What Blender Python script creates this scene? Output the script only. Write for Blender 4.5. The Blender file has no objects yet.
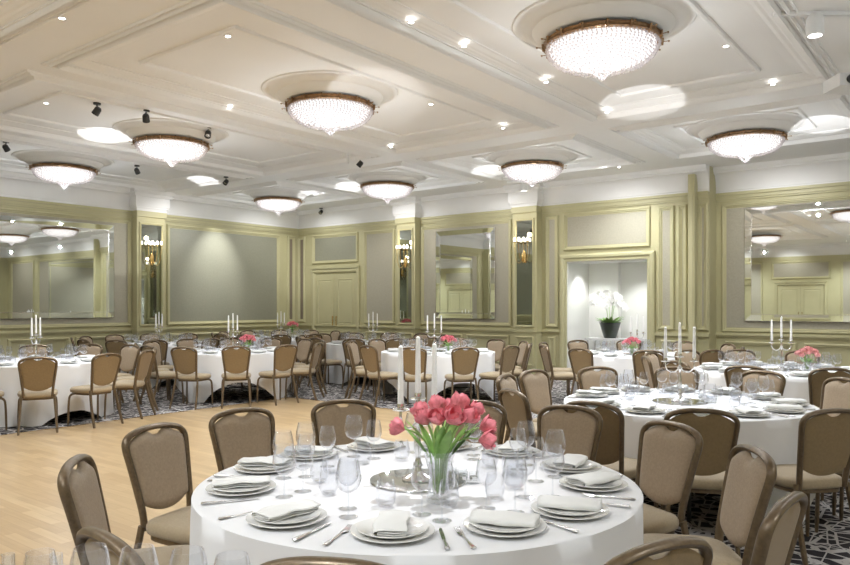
import bpy, math, random
from math import sin, cos, pi, radians as R, atan2, sqrt, hypot
from mathutils import Vector, Matrix
random.seed(7)
sc = bpy.context.scene
COL = sc.collection
TH = R(37.9); CT, ST = cos(TH), sin(TH); F = 730.0; H0 = 305.0; EYE = 1.5
# ---------------------------------------------------------------- geometry of the place (metres)
def cw(r, z): return (CT*r - ST*z, ST*r + CT*z)          # right / ahead of the camera -> room X, Y
def at_depth(px, z): return cw((px-425)/F*z, z)
def at_height(px, py, h):
    z = (h-EYE)*F/(H0-py); return at_depth(px, z)
def on_left(px, X):                                       # Y where the sight line meets the plane X
    k = (px-425)/F; z = X/(CT*k-ST); return (ST*k+CT)*z
def on_back(px, Y):
    k = (px-425)/F; z = Y/(ST*k+CT); return (CT*k-ST)*z
def cam_of(X, Y): return (CT*X+ST*Y, -ST*X+CT*Y)
def px_of(X, Y):
    r, z = cam_of(X, Y); return 425+F*r/max(z, .01)
# ---------------------------------------------------------------- materials
def mat(name, col, rough=.5, metal=0, spec=.5, noise=None, bump=None, coat=0, sheen=0, trans=0):
    m = bpy.data.materials.new(name); m.use_nodes = True
    nt = m.node_tree; b = nt.nodes['Principled BSDF']
    b.inputs['Base Color'].default_value = (*col, 1); b.inputs['Roughness'].default_value = rough
    b.inputs['Metallic'].default_value = metal; b.inputs['Specular IOR Level'].default_value = spec
    b.inputs['Coat Weight'].default_value = coat; b.inputs['Sheen Weight'].default_value = sheen
    tc = nt.nodes.new('ShaderNodeTexCoord')
    if noise:
        sca, amt = noise
        n = nt.nodes.new('ShaderNodeTexNoise'); n.inputs['Scale'].default_value = sca; n.inputs['Detail'].default_value = 4
        nt.links.new(tc.outputs['Object'], n.inputs['Vector'])
        cr = nt.nodes.new('ShaderNodeValToRGB')
        cr.color_ramp.elements[0].position = .3; cr.color_ramp.elements[1].position = .7
        cr.color_ramp.elements[0].color = (*[c*(1-amt) for c in col], 1)
        cr.color_ramp.elements[1].color = (*[min(1, c*(1+amt)) for c in col], 1)
        nt.links.new(n.outputs['Fac'], cr.inputs['Fac']); nt.links.new(cr.outputs['Color'], b.inputs['Base Color'])
    if bump:
        sca, st = bump
        n2 = nt.nodes.new('ShaderNodeTexNoise'); n2.inputs['Scale'].default_value = sca; n2.inputs['Detail'].default_value = 3
        nt.links.new(tc.outputs['Object'], n2.inputs['Vector'])
        bp = nt.nodes.new('ShaderNodeBump'); bp.inputs['Strength'].default_value = st; bp.inputs['Distance'].default_value = .01
        nt.links.new(n2.outputs['Fac'], bp.inputs['Height']); nt.links.new(bp.outputs['Normal'], b.inputs['Normal'])
    return m
def emit(name, col, s):
    m = bpy.data.materials.new(name); m.use_nodes = True; nt = m.node_tree
    nt.nodes.remove(nt.nodes['Principled BSDF']); e = nt.nodes.new('ShaderNodeEmission')
    e.inputs['Color'].default_value = (*col, 1); e.inputs['Strength'].default_value = s
    nt.links.new(e.outputs[0], nt.nodes['Material Output'].inputs['Surface']); return m
def thin_glass(name, tint=(.97, .975, .985), base=.07, gain=.75):
    m = bpy.data.materials.new(name); m.use_nodes = True; nt = m.node_tree
    nt.nodes.remove(nt.nodes['Principled BSDF'])
    t = nt.nodes.new('ShaderNodeBsdfTransparent'); t.inputs[0].default_value = (*tint, 1)
    g = nt.nodes.new('ShaderNodeBsdfGlossy'); g.inputs['Roughness'].default_value = .03; g.inputs['Color'].default_value = (.97, .97, 1, 1)
    lw = nt.nodes.new('ShaderNodeLayerWeight'); lw.inputs['Blend'].default_value = .5
    ma = nt.nodes.new('ShaderNodeMath'); ma.operation = 'MULTIPLY_ADD'; ma.inputs[1].default_value = gain; ma.inputs[2].default_value = base
    mx = nt.nodes.new('ShaderNodeMixShader')
    pw = nt.nodes.new('ShaderNodeMath'); pw.operation = 'POWER'; pw.inputs[1].default_value = 2.6
    nt.links.new(lw.outputs['Facing'], pw.inputs[0]); nt.links.new(pw.outputs[0], ma.inputs[0]); nt.links.new(ma.outputs[0], mx.inputs[0])
    nt.links.new(t.outputs[0], mx.inputs[1]); nt.links.new(g.outputs[0], mx.inputs[2])
    nt.links.new(mx.outputs[0], nt.nodes['Material Output'].inputs['Surface']); return m
M = {}
M['ceil'] = mat('ceiling_paint', (.80, .792, .78), .7, noise=(1.2, .02))
M['crown'] = mat('white_plaster', (.80, .79, .775), .6, noise=(3, .015))
M['green'] = mat('olive_paint', (.50, .465, .275), .45, noise=(3, .03))
M['taupe'] = mat('taupe_wall_fabric', (.40, .37, .285), .6, noise=(40, .06), bump=(260, .15))
M['grey'] = mat('grey_wall_fabric', (.275, .27, .205), .38, spec=.6, noise=(30, .05))
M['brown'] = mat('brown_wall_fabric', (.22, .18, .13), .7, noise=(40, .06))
M['alcove'] = mat('alcove_white', (.80, .80, .77), .6, noise=(3, .01))
M['mirror'] = mat('mirror_silver', (.86, .89, .87), .015, 1)
M['silver'] = mat('polished_silver', (.82, .82, .82), .16, 1, noise=(20, .04))
M['brass'] = mat('aged_brass', (.33, .21, .115), .42, 1, noise=(30, .25))
M['gold'] = mat('gold_metal', (.80, .55, .22), .25, 1, noise=(20, .1))
M['cloth'] = mat('white_linen', (.80, .80, .81), .85, spec=.2, noise=(6, .01), bump=(500, .12))
M['napkin'] = mat('folded_linen', (.82, .82, .80), .85, spec=.2, bump=(700, .25))
M['china'] = mat('white_china', (.83, .83, .81), .12, coat=.5, noise=(5, .005))
M['glass'] = thin_glass('clear_glass', base=.035, gain=.85)
M['glass2'] = thin_glass('cut_glass', (.96, .97, .975), .06, .85)
M['wax'] = mat('candle_wax', (.93, .93, .91), .4, noise=(20, .01))
M['frame'] = mat('bronze_frame', (.135, .092, .05), .34, .35, coat=.25, noise=(60, .2))
M['pad'] = mat('taupe_upholstery', (.37, .28, .19), .62, spec=.35, noise=(90, .10), bump=(420, .3), sheen=.2)
M['rear'] = mat('brown_upholstery', (.255, .176, .088), .6, spec=.35, noise=(60, .07), bump=(420, .25), sheen=.15)
M['seat'] = mat('tan_seat_fabric', (.37, .29, .185), .62, spec=.3, noise=(90, .08), bump=(420, .3), sheen=.2)
M['dark'] = mat('dark_metal', (.03, .03, .03), .4, .5, noise=(30, .1))
M['black'] = mat('black_plastic', (.02, .02, .02), .4, noise=(30, .1))
M['white'] = mat('white_plastic', (.75, .75, .75), .4, noise=(30, .01))
M['pink'] = mat('tulip_pink', (.95, .24, .29), .5, noise=(55, .35))
M['pinkp'] = mat('pale_pink', (.88, .42, .42), .5, noise=(25, .2))
M['leaf'] = mat('leaf_green', (.24, .44, .11), .4, noise=(15, .3))
M['stem'] = mat('stem_green', (.30, .46, .15), .4, noise=(15, .2))
M['orchid'] = mat('orchid_white', (.86, .86, .84), .5, noise=(20, .02))
M['pot'] = mat('dark_green_pot', (.012, .02, .01), .3, coat=.5, noise=(10, .3))
M['tabletop'] = mat('plywood_table', (.35, .24, .13), .5, noise=(8, .2))
M['bulb'] = emit('lamp_glow', (1, .93, .80), 4)
M['down'] = emit('downlight_glow', (1, .97, .92), 14)
M['bowl'] = emit('chandelier_glow', (1, .95, .94), .95)
# crystal: bright clear drops
def crystal():
    m = bpy.data.materials.new('crystal_drops'); m.use_nodes = True; nt = m.node_tree
    nt.nodes.remove(nt.nodes['Principled BSDF'])
    tl = nt.nodes.new('ShaderNodeBsdfTranslucent'); tl.inputs[0].default_value = (.97, .93, .94, 1)
    g = nt.nodes.new('ShaderNodeBsdfGlossy'); g.inputs['Roughness'].default_value = .08
    tr = nt.nodes.new('ShaderNodeBsdfTransparent'); tr.inputs[0].default_value = (.97, .94, .94, 1)
    a = nt.nodes.new('ShaderNodeMixShader'); a.inputs[0].default_value = .35
    b = nt.nodes.new('ShaderNodeMixShader'); b.inputs[0].default_value = .30
    nt.links.new(tl.outputs[0], a.inputs[1]); nt.links.new(g.outputs[0], a.inputs[2])
    nt.links.new(a.outputs[0], b.inputs[1]); nt.links.new(tr.outputs[0], b.inputs[2])
    nt.links.new(b.outputs[0], nt.nodes['Material Output'].inputs['Surface']); return m
M['crystal'] = crystal()
def N(nt, t, **kw):
    n = nt.nodes.new(t)
    for k, v in kw.items(): setattr(n, k, v)
    return n
def mth(nt, op, a, b=None, c=None):
    n = nt.nodes.new('ShaderNodeMath'); n.operation = op
    for i, v in enumerate((a, b, c)):
        if v is None: continue
        if isinstance(v, (int, float)): n.inputs[i].default_value = v
        else: nt.links.new(v, n.inputs[i])
    return n.outputs[0]
def carpet_mat():
    m = bpy.data.materials.new('patterned_carpet'); m.use_nodes = True; nt = m.node_tree
    b = nt.nodes['Principled BSDF']; b.inputs['Roughness'].default_value = .95; b.inputs['Specular IOR Level'].default_value = .1
    tc = N(nt, 'ShaderNodeTexCoord')
    sp = N(nt, 'ShaderNodeSeparateXYZ'); nt.links.new(tc.outputs['Object'], sp.inputs[0])
    X, Y = sp.outputs[0], sp.outputs[1]
    # interlocking rings on a staggered grid
    def rings(cx, cy, ox, oy, rad, w):
        fx = mth(nt, 'SUBTRACT', mth(nt, 'FRACT', mth(nt, 'MULTIPLY_ADD', X, 1/cx, ox)), .5)
        fy = mth(nt, 'SUBTRACT', mth(nt, 'FRACT', mth(nt, 'MULTIPLY_ADD', Y, 1/cy, oy)), .5)
        dx = mth(nt, 'MULTIPLY', fx, cx); dy = mth(nt, 'MULTIPLY', fy, cy)
        d = mth(nt, 'SQRT', mth(nt, 'ADD', mth(nt, 'MULTIPLY', dx, dx), mth(nt, 'MULTIPLY', dy, dy)))
        return mth(nt, 'LESS_THAN', mth(nt, 'ABSOLUTE', mth(nt, 'SUBTRACT', d, rad)), w)
    r1 = rings(.42, .28, 0, 0, .062, .011); r2 = rings(.42, .28, .5, .5, .045, .010)
    # long crooked strands
    mp = N(nt, 'ShaderNodeMapping'); mp.inputs['Scale'].default_value = (3.6, 8.2, 1); mp.inputs['Rotation'].default_value = (0, 0, .55)
    nt.links.new(tc.outputs['Object'], mp.inputs[0])
    vo = N(nt, 'ShaderNodeTexVoronoi', feature='DISTANCE_TO_EDGE'); vo.inputs['Scale'].default_value = 1; nt.links.new(mp.outputs[0], vo.inputs['Vector'])
    l1 = mth(nt, 'LESS_THAN', vo.outputs['Distance'], .048)
    mp2 = N(nt, 'ShaderNodeMapping'); mp2.inputs['Scale'].default_value = (8.5, 3.6, 1); mp2.inputs['Location'].default_value = (3.3, 1.7, 0)
    nt.links.new(tc.outputs['Object'], mp2.inputs[0])
    vo2 = N(nt, 'ShaderNodeTexVoronoi', feature='DISTANCE_TO_EDGE'); vo2.inputs['Scale'].default_value = 1; nt.links.new(mp2.outputs[0], vo2.inputs['Vector'])
    l2 = mth(nt, 'LESS_THAN', vo2.outputs['Distance'], .036)
    mk = mth(nt, 'MAXIMUM', mth(nt, 'MAXIMUM', r1, r2), mth(nt, 'MAXIMUM', l1, l2))
    mx = N(nt, 'ShaderNodeMix', data_type='RGBA')
    mx.inputs['A'].default_value = (.035, .031, .034, 1); mx.inputs['B'].default_value = (.47, .44, .42, 1)
    nt.links.new(mk, mx.inputs['Factor']); nt.links.new(mx.outputs['Result'], b.inputs['Base Color'])
    no = N(nt, 'ShaderNodeTexNoise'); no.inputs['Scale'].default_value = 400
    nt.links.new(tc.outputs['Object'], no.inputs['Vector'])
    bp = N(nt, 'ShaderNodeBump'); bp.inputs['Strength'].default_value = .4; bp.inputs['Distance'].default_value = .004
    nt.links.new(no.outputs['Fac'], bp.inputs['Height']); nt.links.new(bp.outputs[0], b.inputs['Normal'])
    return m
def wood_mat():
    m = bpy.data.materials.new('maple_dance_floor'); m.use_nodes = True; nt = m.node_tree
    b = nt.nodes['Principled BSDF']; b.inputs['Roughness'].default_value = .3; b.inputs['Specular IOR Level'].default_value = .45
    tc = N(nt, 'ShaderNodeTexCoord')
    br = N(nt, 'ShaderNodeTexBrick'); br.offset = .5
    br.inputs['Scale'].default_value = 1; br.inputs['Brick Width'].default_value = .46; br.inputs['Row Height'].default_value = .076
    br.inputs['Mortar Size'].default_value = .0012; br.inputs['Mortar Smooth'].default_value = .2; br.inputs['Bias'].default_value = 0
    br.inputs['Color1'].default_value = (.395, .275, .15, 1); br.inputs['Color2'].default_value = (.50, .37, .215, 1)
    br.inputs['Mortar'].default_value = (.32,.21,.11,1)
    nt.links.new(tc.outputs['Object'], br.inputs['Vector'])
    mp = N(nt, 'ShaderNodeMapping'); mp.inputs['Scale'].default_value = (3, 40, 1); nt.links.new(tc.outputs['Object'], mp.inputs[0])
    no = N(nt, 'ShaderNodeTexNoise'); no.inputs['Scale'].default_value = 1; no.inputs['Detail'].default_value = 5
    nt.links.new(mp.outputs[0], no.inputs['Vector'])
    cr = N(nt, 'ShaderNodeValToRGB'); cr.color_ramp.elements[0].color = (.80, .76, .70, 1); cr.color_ramp.elements[1].color = (1.12, 1.1, 1.06, 1)
    nt.links.new(no.outputs['Fac'], cr.inputs[0])
    mx = N(nt, 'ShaderNodeMix', data_type='RGBA', blend_type='MULTIPLY'); mx.inputs['Factor'].default_value = 1
    nt.links.new(br.outputs['Color'], mx.inputs['A']); nt.links.new(cr.outputs['Color'], mx.inputs['B'])
    nt.links.new(mx.outputs['Result'], b.inputs['Base Color']); return m
M['carpet'] = carpet_mat(); M['wood'] = wood_mat()
# ---------------------------------------------------------------- mesh helpers
class MB:
    def __init__(s): s.v = []; s.f = []
    def add(s, vs, fs):
        o = len(s.v); s.v += [tuple(v) for v in vs]; s.f += [tuple(i+o for i in f) for f in fs]; return s
    def box(s, x0, x1, y0, y1, z0, z1):
        return s.add([(x0,y0,z0),(x1,y0,z0),(x1,y1,z0),(x0,y1,z0),(x0,y0,z1),(x1,y0,z1),(x1,y1,z1),(x0,y1,z1)],
                     [(0,3,2,1),(4,5,6,7),(0,1,5,4),(1,2,6,5),(2,3,7,6),(3,0,4,7)])
    def grid(s, rows, close=False):
        n = len(rows[0]); vs = [p for r in rows for p in r]; fs = []
        for i in range(len(rows)-1):
            for j in range(n if close else n-1):
                k = (j+1) % n
                fs.append((i*n+j, i*n+k, (i+1)*n+k, (i+1)*n+j))
        return s.add(vs, fs)
    def lathe(s, prof, n=24, c=(0,0,0), rad=None):
        rows = []
        for r, z in prof:
            rows.append([(c[0]+r*(rad(2*pi*j/n, z) if rad else 1)*cos(2*pi*j/n), c[1]+r*(rad(2*pi*j/n, z) if rad else 1)*sin(2*pi*j/n), c[2]+z) for j in range(n)])
        return s.grid(rows, True)
    def tube(s, pts, r, n=8, ref=None, flat=1.0, cap=True):
        pts = [Vector(p) for p in pts]; L = len(pts)
        if not hasattr(r, '__len__'): r = [r]*L
        rows = []; up = Vector(ref) if ref else None
        for i, p in enumerate(pts):
            t = (pts[min(i+1, L-1)]-pts[max(i-1, 0)]).normalized()
            if up is None:
                up = Vector((0,0,1)) if abs(t.z) < .9 else Vector((1,0,0))
            a = (up - t*up.dot(t))
            a = a.normalized() if a.length > 1e-6 else t.orthogonal().normalized()
            if ref is None: up = a
            b = t.cross(a)
            rows.append([tuple(p + a*(r[i]*flat*cos(2*pi*j/n)) + b*(r[i]*sin(2*pi*j/n))) for j in range(n)])
        o = len(s.v); s.grid(rows, True)
        if cap:
            s.f.append(tuple(o+j for j in range(n))[::-1]); s.f.append(tuple(o+(L-1)*n+j for j in range(n)))
        return s
    def sphere(s, c, rx, ry=None, rz=None, n=10, m=6):
        ry = ry or rx; rz = rz or rx
        rows = []
        for i in range(m+1):
            a = -pi/2+pi*i/m
            rows.append([(c[0]+rx*cos(a)*cos(2*pi*j/n), c[1]+ry*cos(a)*sin(2*pi*j/n), c[2]+rz*sin(a)) for j in range(n)])
        return s.grid(rows, True)
    def octa(s, c, r, h):
        x, y, z = c
        return s.add([(x+r,y,z),(x,y+r,z),(x-r,y,z),(x,y-r,z),(x,y,z+h*.6),(x,y,z-h)],
                     [(0,1,4),(1,2,4),(2,3,4),(3,0,4),(1,0,5),(2,1,5),(3,2,5),(0,3,5)])
    def tf(s, mtx):
        s.v = [tuple(mtx @ Vector(v)) for v in s.v]; return s
    def mesh(s, name, m, smooth=40):
        me = bpy.data.meshes.new(name); me.from_pydata(s.v, [], s.f)
        me.validate(); 
        import bmesh
        bm = bmesh.new(); bm.from_mesh(me); bmesh.ops.remove_doubles(bm, verts=bm.verts, dist=1e-5)
        bmesh.ops.recalc_face_normals(bm, faces=bm.faces); bm.to_mesh(me); bm.free()
        me.materials.append(M[m])
        if smooth:
            me.polygons.foreach_set('use_smooth', [True]*len(me.polygons)); me.set_sharp_from_angle(angle=R(smooth))
        me.update(); return me
    def build(s, name, m, parent=None, smooth=40, loc=None, rz=0):
        o = bpy.data.objects.new(name, s.mesh(name, m, smooth)); COL.objects.link(o)
        if parent: o.parent = parent
        if loc: o.location = loc
        if rz: o.rotation_euler.z = rz
        return o
def tag(o, label=None, cat=None, group=None, kind=None):
    if label: o['label'] = label
    if cat: o['category'] = cat
    if group: o['group'] = group
    if kind: o['kind'] = kind
    return o
def thing(name, label, cat, loc=(0,0,0), rz=0, group=None):
    o = bpy.data.objects.new(name, None); COL.objects.link(o); o.location = loc; o.rotation_euler = (0,0,rz)
    o.empty_display_size = .05
    return tag(o, label, cat, group)
KIDS = {}
def kids(o):
    return [c for c in bpy.data.objects if c.parent == o]
def copy_tree(o, parent=None):
    c = o.copy(); COL.objects.link(c)
    if parent: c.parent = parent
    k = KIDS.get(o.name)
    if k is None: k = KIDS[o.name] = kids(o)
    for ch in k: copy_tree(ch, c)
    return c
used = set()
def place(proto, loc, rz, label, group=None):
    """the first placement moves the source itself, later ones copy it"""
    if proto.name in used: o = copy_tree(proto)
    else:
        used.add(proto.name); KIDS[proto.name] = kids(proto); o = proto
    o.location = loc; o.rotation_euler = (0, 0, rz); o['label'] = label
    if group: o['group'] = group
    return o
# ================================================================= SETTING
XL, XR, YB, YR, YF = -14.5, 4.2, 13.2, 13.62, -6.0
XS = on_back(709, YB)              # where the right part of the back wall steps back
HG, HC = 3.5, 3.95
b = MB(); b.box(XL-.2, XR+.2, YF-.2, YR+.2, -.1, 0); tag(b.build('floor', 'carpet', smooth=0), kind='structure')
DX0, DX1, DY0, DY1 = -8.95, -3.5, -2.5, 7.95
b = MB(); b.box(DX0, DX1, DY0, DY1, -.02, .006); tag(b.build('trim_1', 'wood', smooth=0), 'pale maple parquet dance floor laid into the carpet', kind='structure')
b = MB()
for x0, x1, y0, y1 in ((DX0-.03,DX0,DY0,DY1),(DX1,DX1+.03,DY0,DY1),(DX0-.03,DX1+.03,DY1,DY1+.03),(DX0-.03,DX1+.03,DY0-.03,DY0)): b.box(x0,x1,y0,y1,-.02,.008)
tag(b.build('trim_2', 'gold', smooth=0), kind='structure')
# ceiling with stepped coffers
CX = [(-13.92,-11.32),(-10.7,-8.1),(-7.46,-4.86),(-4.05,-1.45),(-.7,1.9)]
CY = [(-2.4,2.8),(3.62,8.85),(9.72,12.0)]
def rectloops(b, x0, x1, y0, y1, prof):
    """mitred moulding swept round a rectangle: prof = (inset, height)"""
    rows = [[(x0+i,y0+i,z),(x1-i,y0+i,z),(x1-i,y1-i,z),(x0+i,y1-i,z)] for i, z in prof]
    return b.grid(rows, True)
b = MB()
xs = sorted({XL-.2, XR+.2, *[v for c in CX for v in c]}); ys = sorted({YF-.2, YR+.2, *[v for c in CY for v in c]})
for i in range(len(xs)-1):
    for j in range(len(ys)-1):
        x0, x1, y0, y1 = xs[i], xs[i+1], ys[j], ys[j+1]
        if (x0, x1) in CX and (y0, y1) in CY:
            i1 = .30
            rectloops(b, x0, x1, y0, y1, [(0,HC),(.0,HC+.012),(.03,HC+.02),(.05,HC+.02),(.07,HC+.03),(.10,HC+.03),(.14,HC+.045),(.17,HC+.045),(.17,HC+.055),(.24,HC+.06)])
            b.add([(x0+.24,y0+.24,HC+.06),(x1-.24,y0+.24,HC+.06),(x1-.24,y1-.24,HC+.06),(x0+.24,y1-.24,HC+.06)], [(0,3,2,1)])
        else: b.add([(x0,y0,HC),(x1,y0,HC),(x1,y1,HC),(x0,y1,HC)], [(0,3,2,1)])
ceil = b.build('ceiling', 'ceil', smooth=0); tag(ceil, kind='structure')
# bead mouldings round every coffer, inner panel mouldings and rings
b = MB()
for x0, x1 in CX:
    for y0, y1 in CY:
        for o_, w, d in ((.02,.035,.045),(.085,.03,.03),(.15,.02,.018)):
            rectloops(b, x0-o_-w, x1+o_+w, y0-o_-w, y1+o_+w, [(0,HC+.001),(w*.15,HC-d*.7),(w*.5,HC-d),(w*.85,HC-d*.7),(w,HC+.001)])
        cx, cy = (x0+x1)/2, (y0+y1)/2
        for ins in (.50,):
            hh = HC+.06
            rectloops(b, x0+ins, x1-ins, y0+ins, y1-ins, [(0,hh+.001),(.01,hh-.022),(.03,hh-.03),(.05,hh-.022),(.06,hh+.001)])
        b.lathe([(.80,.001),(.79,-.015),(.76,-.02),(.74,-.012),(.70,-.02),(.67,-.05),(.64,-.06),(.62,-.06),(.58,-.11),(.54,-.14),(.52,-.145),(.001,-.145)], 56, (cx, 6.1 if 3 < cy < 8 else cy, HC+.06))
        for rr, w in ():
            b.lathe([(rr,.001),(rr+.01,-.025),(rr+w/2,-.035),(rr+w-.01,-.025),(rr+w,.001)], 48, (cx, 6.1 if 3 < cy < 8 else cy, HC+.06))
b.build('ceiling_moulding', 'ceil', ceil)
# walls: local frame (s along, d out into the room)
class Wall:
    def __init__(s, name, o, t, n): s.name = name; s.o = Vector((*o,0)); s.t = Vector((*t,0)); s.n = Vector((*n,0))
    def p(s, a, d, z): return tuple(s.o + s.t*a + s.n*d + Vector((0,0,z)))
    def box(s, b, a0, a1, z0, z1, d0, d1):
        vs = [s.p(a,d,z) for z in (z0,z1) for d in (d0,d1) for a in (a0,a1)]
        return b.add(vs, [(0,1,3,2),(4,6,7,5),(0,4,5,1),(2,3,7,6),(0,2,6,4),(1,5,7,3)])
    def ring(s, b, a0, a1, z0, z1, prof, fill=None):
        rows = [[s.p(a0+i,d,z0+i), s.p(a1-i,d,z0+i), s.p(a1-i,d,z1-i), s.p(a0+i,d,z1-i)] for i, d in prof]
        b.grid(rows, True)
        if fill is not None:
            i, d = prof[-1] if fill is True else fill
            b.add([s.p(a0+i,d,z0+i), s.p(a1-i,d,z0+i), s.p(a1-i,d,z1-i), s.p(a0+i,d,z1-i)], [(0,1,2,3)])
        return b
MOULD = [(0,0),(0,.03),(.015,.045),(.03,.045),(.04,.03),(.055,.03),(.065,.012),(.08,.012),(.08,0)]
def wall_panel(w, b, pb, a0, a1, z0, z1, off=0):
    """moulding into b, infill into pb"""
    w.ring(b, a0, a1, z0, z1, [(i, d+off) for i, d in MOULD])
    w.box(pb, a0+.06, a1-.06, z0+.06, z1-.06, off, off+.006)
def dress(w, a0, a1, b, cr, top=HG, off=0):
    """frieze, dado rail and skirting in b; white crown in cr"""
    w.box(b, a0, a1, .0, .16, off, off+.02); w.box(b, a0, a1, .16, .19, off, off+.03)
    w.box(b, a0, a1, .93, .96, off, off+.03); w.box(b, a0, a1, .96, .99, off, off+.055); w.box(b, a0, a1, .99, 1.01, off, off+.035)
    for z0, z1, d in ((3.36,3.39,.03),(3.39,3.45,.05),(3.45,HG,.08)): w.box(b, a0, a1, z0, z1, off, off+d)
    cove(w, cr, a0, a1)
COVE = [(d_*.55, z_) for d_, z_ in [(0,HG-.005),(.07,HG-.005),(.075,HG+.03),(.055,HG+.04)]+[(.055+.235*(1-cos(pi/2*k/8)), HG+.04+.30*sin(pi/2*k/8)) for k in range(1, 9)]+[(.31,HG+.345),(.315,HG+.375),(.36,HG+.38),(.37,HC)]]
def cove(w, cr, a0, a1):
    cr.grid([[w.p(a, d, z) for d, z in COVE] for a in (a0, a1)])
    for a in (a0, a1):
        o = len(cr.v); cr.add([w.p(a, d, z) for d, z in COVE]+[w.p(a, 0, HC)], [tuple(range(len(COVE)+1))])
def dado_panels(w, b, a0, a1):
    n = max(1, round((a1-a0)/1.3)); st = (a1-a0)/n
    for k in range(n): w.ring(b, a0+k*st+.06, a0+(k+1)*st-.06, .27, .86, MOULD)
SCONCES = []; ORD5 = ['first','second','third','fourth','fifth']
mirror_proto = None
def make_wall(w, length, z_top=HC+.02, holes=()):
    b = MB(); cuts = sorted({0, length, *[h for q in holes for h in q[:2]]})
    for i in range(len(cuts)-1):
        a0, a1 = cuts[i], cuts[i+1]
        h = next((q for q in holes if q[0] <= a0+1e-4 and q[1] >= a1-1e-4), None)
        if h:
            if h[2] > 0: w.box(b, a0, a1, 0, h[2], -.2, 0)
            w.box(b, a0, a1, h[3], z_top, -.2, 0)
        else: w.box(b, a0, a1, 0, z_top, -.2, 0)
    o = b.build(w.name, 'green', smooth=0); tag(o, kind='structure'); return o
def pilaster(w, wo, a0, a1, dep=.22, z0=1.05, z1=3.26, mir=True):
    b = MB(); m_ = .05
    w.box(b, a0, a1, 0, HG, 0, dep)
    w.box(b, a0-.015, a1+.015, 0, .18, 0, dep+.02); w.box(b, a0-.02, a1+.02, .95, 1.0, 0, dep+.03)
    w.box(b, a0-.02, a1+.02, 3.38, HG, 0, dep+.04)
    w.ring(b, a0+m_, a1-m_, z0, z1, [(i*.6, d*.7+dep) for i, d in MOULD])
    w.ring(b, a0+m_+.02, a1-m_-.02, .27, .86, [(i*.6, d*.7+dep) for i, d in MOULD])
    b.build('pilaster', 'green', wo, smooth=0)
    c = MB()
    for q0, q1, d in ((HG,3.56,.03),(3.56,3.60,.055),(3.60,3.80,.07),(3.80,3.87,.11),(3.87,HC,.15)): w.box(c, a0-d, a1+d, q0, q1, 0, dep+d+.01)
    c.build('capital', 'crown', wo, smooth=0)
    if mir: SCONCES.append((w, (a0+a1)/2, dep, a0+m_+.045, a1-m_-.045, z0+.045, z1-.045))
def wall_mirror(w, a0, a1, z0, z1, label):
    c = w.p((a0+a1)/2, 0, (z0+z1)/2)
    t = thing('wall_mirror', label, 'mirror', c, 0, 'framed wall mirrors')
    def loc(b): b.v = [tuple(Vector(v)-Vector(c)) for v in b.v]; return b
    b = MB(); w.box(b, a0+.02, a1-.02, z0+.02, z1-.02, .012, .03); loc(b).build('backing_board', 'dark', t, smooth=0)
    b = MB(); w.ring(b, a0, a1, z0, z1, [(0,.012),(0,.046),(.005,.048)]); w.ring(b, a0+.11, a1-.11, z0+.11, z1-.11, [(0,.041),(0,.047),(.012,.047),(.012,.041)])
    loc(b).build('mirror_frame', 'silver', t, smooth=0)
    b = MB(); w.ring(b, a0+.006, a1-.006, z0+.006, z1-.006, [(0,.0465),(.105,.042)]); w.ring(b, a0, a1, z0, z1, [(.111,.042),(.112,.042)], fill=True)
    loc(b).build('mirror_glass', 'mirror', t, smooth=0)
    return t
def door_pair(w, wo, name, a0, a1, z1, open_leaf=False):
    """a double door with panelled leaves standing in a moulded case"""
    mid = (a0+a1)/2
    b = MB(); w.ring(b, a0-.12, a1+.12, -.12, z1+.12, [(0,0),(0,.05),(.03,.07),(.08,.07),(.12,.03),(.12,0)])
    b2 = MB(); w.box(b2, a0-.12, a1+.12, z1+.12, z1+.17, 0, .09)
    b.v += []; 
    root = b.build(name, 'green', smooth=0); tag(root, kind='structure')
    b2.build('door_head', 'green', root, smooth=0)
    for q0, q1, sgn in ((a0, mid-.003, 1), (mid+.003, a1, -1)):
        l = MB(); w.box(l, q0, q1, .01, z1, 0, .022)
        ww = q1-q0
        for zz0, zz1 in ((.18,.85),(1.0,z1-.14)): w.ring(l, q0+.1, q1-.1, zz0, zz1, [(0,.022),(0,.036),(.02,.040),(.035,.026),(.05,.026),(.07,.034)], fill=True)
        lo = l.build('door_leaf', 'green', root, smooth=0)
        hx = q1-.06 if sgn > 0 else q0+.06
        h = MB(); h.tube([w.p(hx,.06,.98), w.p(hx,.06,1.22)], .011, 8); h.tube([w.p(hx,.02,1.0), w.p(hx,.06,1.0)], .008, 6); h.tube([w.p(hx,.02,1.2), w.p(hx,.06,1.2)], .008, 6)
        h.build('door_handle', 'gold', lo)
    return root
# ---- left wall
wl = Wall('wall_left', (XL, YF), (0,1), (1,0)); S = lambda px, X=XL: on_left(px, X)-YF
wo = make_wall(wl, YB-YF)
b, pb, gb, nb, cr = MB(), MB(), MB(), MB(), MB()
dress(wl, 0, YB-YF, b, cr)
p0, p1 = S(137, XL+.22), S(165, XL+.22)
wall_panel(wl, b, pb, S(-75), S(131), 1.05, 3.30)
wall_panel(wl, b, gb, S(166.5), S(279), 1.05, 3.30)
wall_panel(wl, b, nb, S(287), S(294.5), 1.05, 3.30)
pq = S(-95)
wall_panel(wl, b, gb, .5, pq-1.0, 1.05, 3.30)
dado_panels(wl, b, S(-75), S(131)); dado_panels(wl, b, S(166.5), S(279)); dado_panels(wl, b, .5, pq-1.0)
b.build('wall_moulding', 'green', wo, smooth=0); pb.build('wall_panel', 'taupe', wo, smooth=0); gb.build('wall_panel', 'grey', wo, smooth=0); nb.build('wall_panel', 'brown', wo, smooth=0)
cr.build('crown_moulding', 'crown', wo, smooth=30)
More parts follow.
